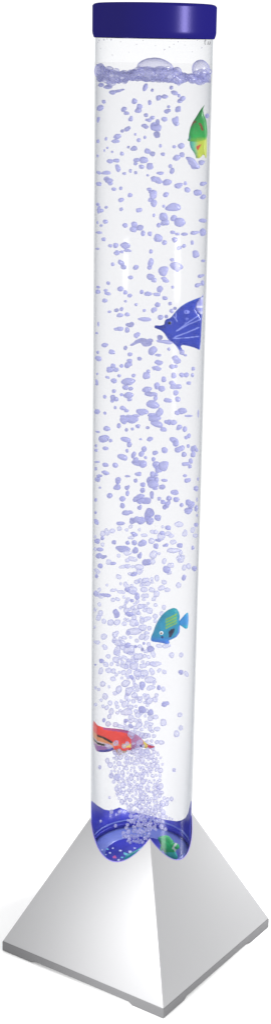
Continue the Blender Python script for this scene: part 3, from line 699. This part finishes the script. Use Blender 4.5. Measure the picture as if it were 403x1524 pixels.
protos = []
def blob(seed, kind):
    rb = random.Random(seed*17+3)
    bm = bmesh.new(); bmesh.ops.create_icosphere(bm, subdivisions=3, radius=1)
    if kind == 1: lobes = [(Vector((rb.uniform(-.55, .55), rb.uniform(-.2, .2), rb.uniform(-.45, .45))), rb.uniform(.5, .8)) for _ in range(rb.choice((2, 3, 3, 4)))]
    else: lobes = [(Vector((0, 0, 0)), 1.)]
    for v in bm.verts:
        n = v.co.normalized(); acc = 0
        for c, r in lobes:
            b_ = n.dot(c); q = b_*b_-c.dot(c)+r*r
            acc += (max(.15, b_+math.sqrt(q)) if q > 0 else .15)**6
        am = .26 if kind < 2 else .08
        v.co = n*(acc**(1/6))*(1+am*noise.noise(n*1.3+Vector((seed*7.3, seed*3.1, 0)))+am*.5*noise.noise(n*2.6+Vector((seed, 0, 5))))
    mx = [max(abs(v.co[i]) for v in bm.verts) for i in range(3)]
    for v in bm.verts: v.co = Vector((v.co.x/mx[0], v.co.y/mx[1], v.co.z/mx[2]))
    bmesh.ops.smooth_vert(bm, verts=bm.verts, factor=.5, use_axis_x=True, use_axis_y=True, use_axis_z=True)
    return bm
RD = []
PM = {}
def proto(k, mk):
    key = (k, mk)
    if key not in PM:
        bm = blob(k, 0 if k < 6 else (1 if k < 16 else 2))
        me = bpy.data.meshes.new('bubble'); bm.to_mesh(me); bm.free()
        for p in me.polygons: p.use_smooth = True
        me.materials.append(M[mk]); PM[key] = me
    return PM[key]
placed = []
def fish_front(px, py):
    return in_poly(px, py, BF) or in_poly(px, py, RF) or in_poly(px, py, BT) or in_poly(px, py, GLF)
def solve(b_):
    """a real spot inside the water for a bubble measured at this place, kept clear of its neighbours"""
    px, py, w, h, an, tl = b_
    best = None
    front = fish_front(px, py) or tl == 99 and 1090 < py < 1122
    if front and in_poly(px, py, RF) and random.random() < (.75 if px > 204 else .4): front = False; behind = True
    else: behind = False
    for q in range(14):
        y = random.uniform(-.86, .80) if not (front) else random.uniform(-.9, -.45)
        if tl == 99 and not front: y = random.uniform(-.55, .35) if py < 1200 else random.uniform(-.75, -.25)
        if behind: y = random.uniform(-.15, .6)
        p = at_y(px, py, y)
        r = math.hypot(p.x, p.y); d = (p-EYE).length/F; rad = max(w, h)/2*d
        if r+rad*.7 > .955:
            # slide to the depth where this sight line stays inside the water
            lim = .955-rad*.7
            if abs(p.x) < lim: y = math.copysign(min(abs(y), math.sqrt(lim*lim-p.x*p.x)), y)
            else: y = 0
            if front: y = -abs(y)
            p = at_y(px, py, y)
            if abs(p.x) > lim+.0: p.x = math.copysign(max(lim, .90), p.x)
        d = (p-EYE).dot(FW)/F
        c = min([((p-o[0]).length-rad-o[1]) for o in placed[-60:]] or [9])
        if best is None or c > best[0]: best = (c, p, d)
        if c > 0: break
    return best[1], best[2]
def matrix_for(b_, p, d):
    px, py, w, h, an, tl = b_
    a = math.radians(an); ca, sa = math.cos(a), math.sin(a)
    X = Vector((ca, 0, -sa)); Z = Vector((sa, 0, ca)); Y = Vector((0, 1, 0))
    # sizes: a view foreshortens height a little lower down the tube
    el = math.atan2(EYE.z-p.z, D); kz = 1/max(.75, math.cos(el))
    gk = 1.27 if tl < 90 and tl else 1.
    sx, sz = w/2*d*gk, h/2*d*kz*gk
    if p.length and tl != 0:
        lim = math.sqrt(max(.01, .972**2-p.y*p.y))
        if abs(p.x) > lim-.03: p = Vector((math.copysign(lim-.03, p.x), p.y, p.z))
        sx = min(sx, lim-abs(p.x))
    sy = min(sx, sz, .12)*.9
    Rm = Matrix((X*sx*S, Y*sy*S, Z*sz*S)).transposed().to_4x4()
    if random.random() < .5: Rm = Rm @ Matrix.Rotation(PI, 4, 'Y')
    Rm.translation = p*S
    return Rm
def mat_key(b_):
    if b_[5] == 99: return 'plume'
    y = b_[1]
    pr = 0 if y < 780 else (.55 if y < 860 else .92)
    return 'ring' if random.random() < pr else 'lilac'
allb = bub+plume
order = sorted(range(len(allb)), key=lambda i: -allb[i][2]*allb[i][3])
solo = set(order[:296])
zones = [(160, 'just under the froth'), (250, 'level with the green fish'), (340, 'below the green fish'), (440, 'above the blue fish'), (530, 'level with the blue fish'), (620, 'below the blue fish'), (700, 'well below the blue fish'), (780, 'midway between blue and teal fish'), (850, 'well above the teal fish'), (905, 'just above the teal fish'), (965, 'level with the teal fish'), (1025, 'below the teal fish'), (1072, 'just above the red fish'), (1125, 'over the red fish'), (1190, 'in the plume above the base'), (2000, 'in front of the blue well')]
swarm = bmesh.new(); solos = {}
GRP = 'air bubbles rising in the tube'
for i in order:
    b_ = allb[i]; p, d = solve(b_); placed.append((p, max(b_[2], b_[3])/2*d))
    ratio = max(b_[2], b_[3])/max(.1, min(b_[2], b_[3])); area = b_[2]*b_[3]
    k = random.randrange(6) if area < 55 or random.random() < .2 else random.randrange(6, 16)
    if b_[5] == 99: k = 16+random.randrange(4)
    me = proto(k, mat_key(b_)); mw = matrix_for(b_, p, d)
    if i in solo:
        o = bpy.data.objects.new('bubble', me); col.objects.link(o); o.matrix_world = mw
        size = 'large' if area > 95 else ('mid-sized' if area > 58 else 'small')
        shape = 'round' if ratio < 1.25 else ('oval' if ratio < 1.75 else 'long flat')
        if abs(b_[4]) > 12 and ratio >= 1.25: shape = 'tilted '+shape.replace('long flat', 'long')
        xm = b_[0]; mid = 224-(b_[1]-100)*.0125
        o_ = (xm-mid)/80
        side = 'by the left wall' if o_ < -.75 else 'left of centre' if o_ < -.2 else 'near the tube axis' if o_ < .2 else 'right of centre' if o_ < .75 else 'by the right wall'
        zn = next(z[1] for z in zones if b_[1] < z[0])
        solos.setdefault('%s %s bubble %s %s' % (size, shape, side, zn), []).append((b_[1], o))
    else:
        me_i = len(swarm.verts); tmp = bmesh.new(); tmp.from_mesh(me); tmp.transform(mw)
        mi = {'lilac': 0, 'ring': 1, 'plume': 2}[me.materials[0].name and [k2 for k2 in ('lilac', 'ring', 'plume') if M[k2] == me.materials[0]][0]]
        mm = bpy.data.meshes.new('t'); tmp.to_mesh(mm); tmp.free(); n0 = len(swarm.faces)
        swarm.from_mesh(mm); bpy.data.meshes.remove(mm); swarm.faces.ensure_lookup_table()
        for f in swarm.faces[n0:]: f.material_index = mi; f.smooth = True
ORD = ['', 'second', 'third', 'fourth', 'fifth', 'sixth', 'seventh', 'eighth', 'ninth', 'tenth']
for lb, ls in solos.items():      # where look and place leave several alike, say which by height
    ls.sort(key=lambda t: t[0])
    for i, (_, o) in enumerate(ls):
        ex = '' if len(ls) == 1 else (', topmost' if i == 0 else ', lowest' if i == len(ls)-1 else ', '+ORD[i]+' down')
        tag(o, lb+ex, 'bubble', GRP)
me = bpy.data.meshes.new('small_bubbles'); swarm.to_mesh(me); swarm.free()
for k2 in ('lilac', 'ring', 'plume'): me.materials.append(M[k2])
o = bpy.data.objects.new('small_bubbles', me); col.objects.link(o)
tag(o, 'cloud of tiny lilac bubbles scattered through the water', 'bubbles', None, 'stuff')

# the big bubbles sitting in the froth
for (px, py, w, h, y, lab) in [(230, 102, 58, 32, -.62, 'big clear dome bubble in the middle of the froth under the cap'),
                               (298, 103, 28, 28, -.2, 'faint dome bubble in the froth against the right wall'),
                               (149, 106, 18, 24, -.2, 'tall bubble in the froth against the left wall'),
                               (262, 108, 18, 17, -.6, 'round bubble in the froth right of the big dome'),
                               (199, 110, 14, 15, -.7, 'round bubble in the froth left of the big dome'),
                               (170, 112, 20, 15, -.6, 'flat bubble in the froth between left wall and big dome')]:
    p = at_y(px, py, y); d = (p-EYE).dot(FW)/F
    o = bpy.data.objects.new('surface_bubble', proto(17, 'dome')); col.objects.link(o)
    o.matrix_world = matrix_for([px, py, w, h, 0, 0], p, d); o.scale.y *= 1.6
    tag(o, lab, 'bubble', 'large bubbles caught in the froth')

# ------------------------------------------------------------------ light
w = bpy.data.worlds.new('World'); sc.world = w; w.use_nodes = True
w.node_tree.nodes['Background'].inputs[0].default_value = (1, 1, 1, 1); w.node_tree.nodes['Background'].inputs[1].default_value = 1.17
def area(name, loc, aim, sx, sy, power, spread=180, c=(1, 1, 1)):
    l = bpy.data.lights.new(name, 'AREA'); l.shape = 'RECTANGLE'; l.size = sx*S; l.size_y = sy*S; l.energy = power; l.color = c; l.spread = math.radians(spread)
    o = bpy.data.objects.new(name, l); col.objects.link(o); o.location = Vector(loc)*S
    o.rotation_euler = (Vector(aim)-Vector(loc)).to_track_quat('-Z', 'Y').to_euler(); return o
def spot(name, loc, aim, power, ang, blend=1., r=.6):
    l = bpy.data.lights.new(name, 'SPOT'); l.energy = power; l.spot_size = math.radians(ang); l.spot_blend = blend; l.shadow_soft_size = r*S
    o = bpy.data.objects.new(name, l); col.objects.link(o); o.location = Vector(loc)*S
    o.rotation_euler = (Vector(aim)-Vector(loc)).to_track_quat('-Z', 'Y').to_euler(); return o
# small soft strip level with the cap: its highlight on the lacquer; spots shape the pyramid's two faces
area('strip_light', (13.9, -9.6, 17.8), (0, 0, 17.6), 3.2, 6, 6.5)
spot('left_face_light', (-5.2, -7.2, 5), (0.3, -2.3, .9), 11.5, 44, r=1.5)
spot('right_face_light', (9, 2.6, 6), (2.5, 1.6, 1.6), 15.0, 36, r=1.5)
# the lamp's own bulb over the light plate
l = bpy.data.lights.new('bulb', 'POINT'); l.energy = .006; l.color = (.62, .66, 1); l.shadow_soft_size = .3*S
o = bpy.data.objects.new('bulb', l); col.objects.link(o); o.location = (0, .1*S, (LZ+.5)*S)
sc.render.engine = 'CYCLES'
sc.cycles.transparent_max_bounces = 128; sc.cycles.max_bounces = 10
sc.cycles.use_denoising = True
sc.view_settings.view_transform = 'Standard'; sc.view_settings.look = 'None'; sc.view_settings.exposure = 0; sc.view_settings.gamma = 1
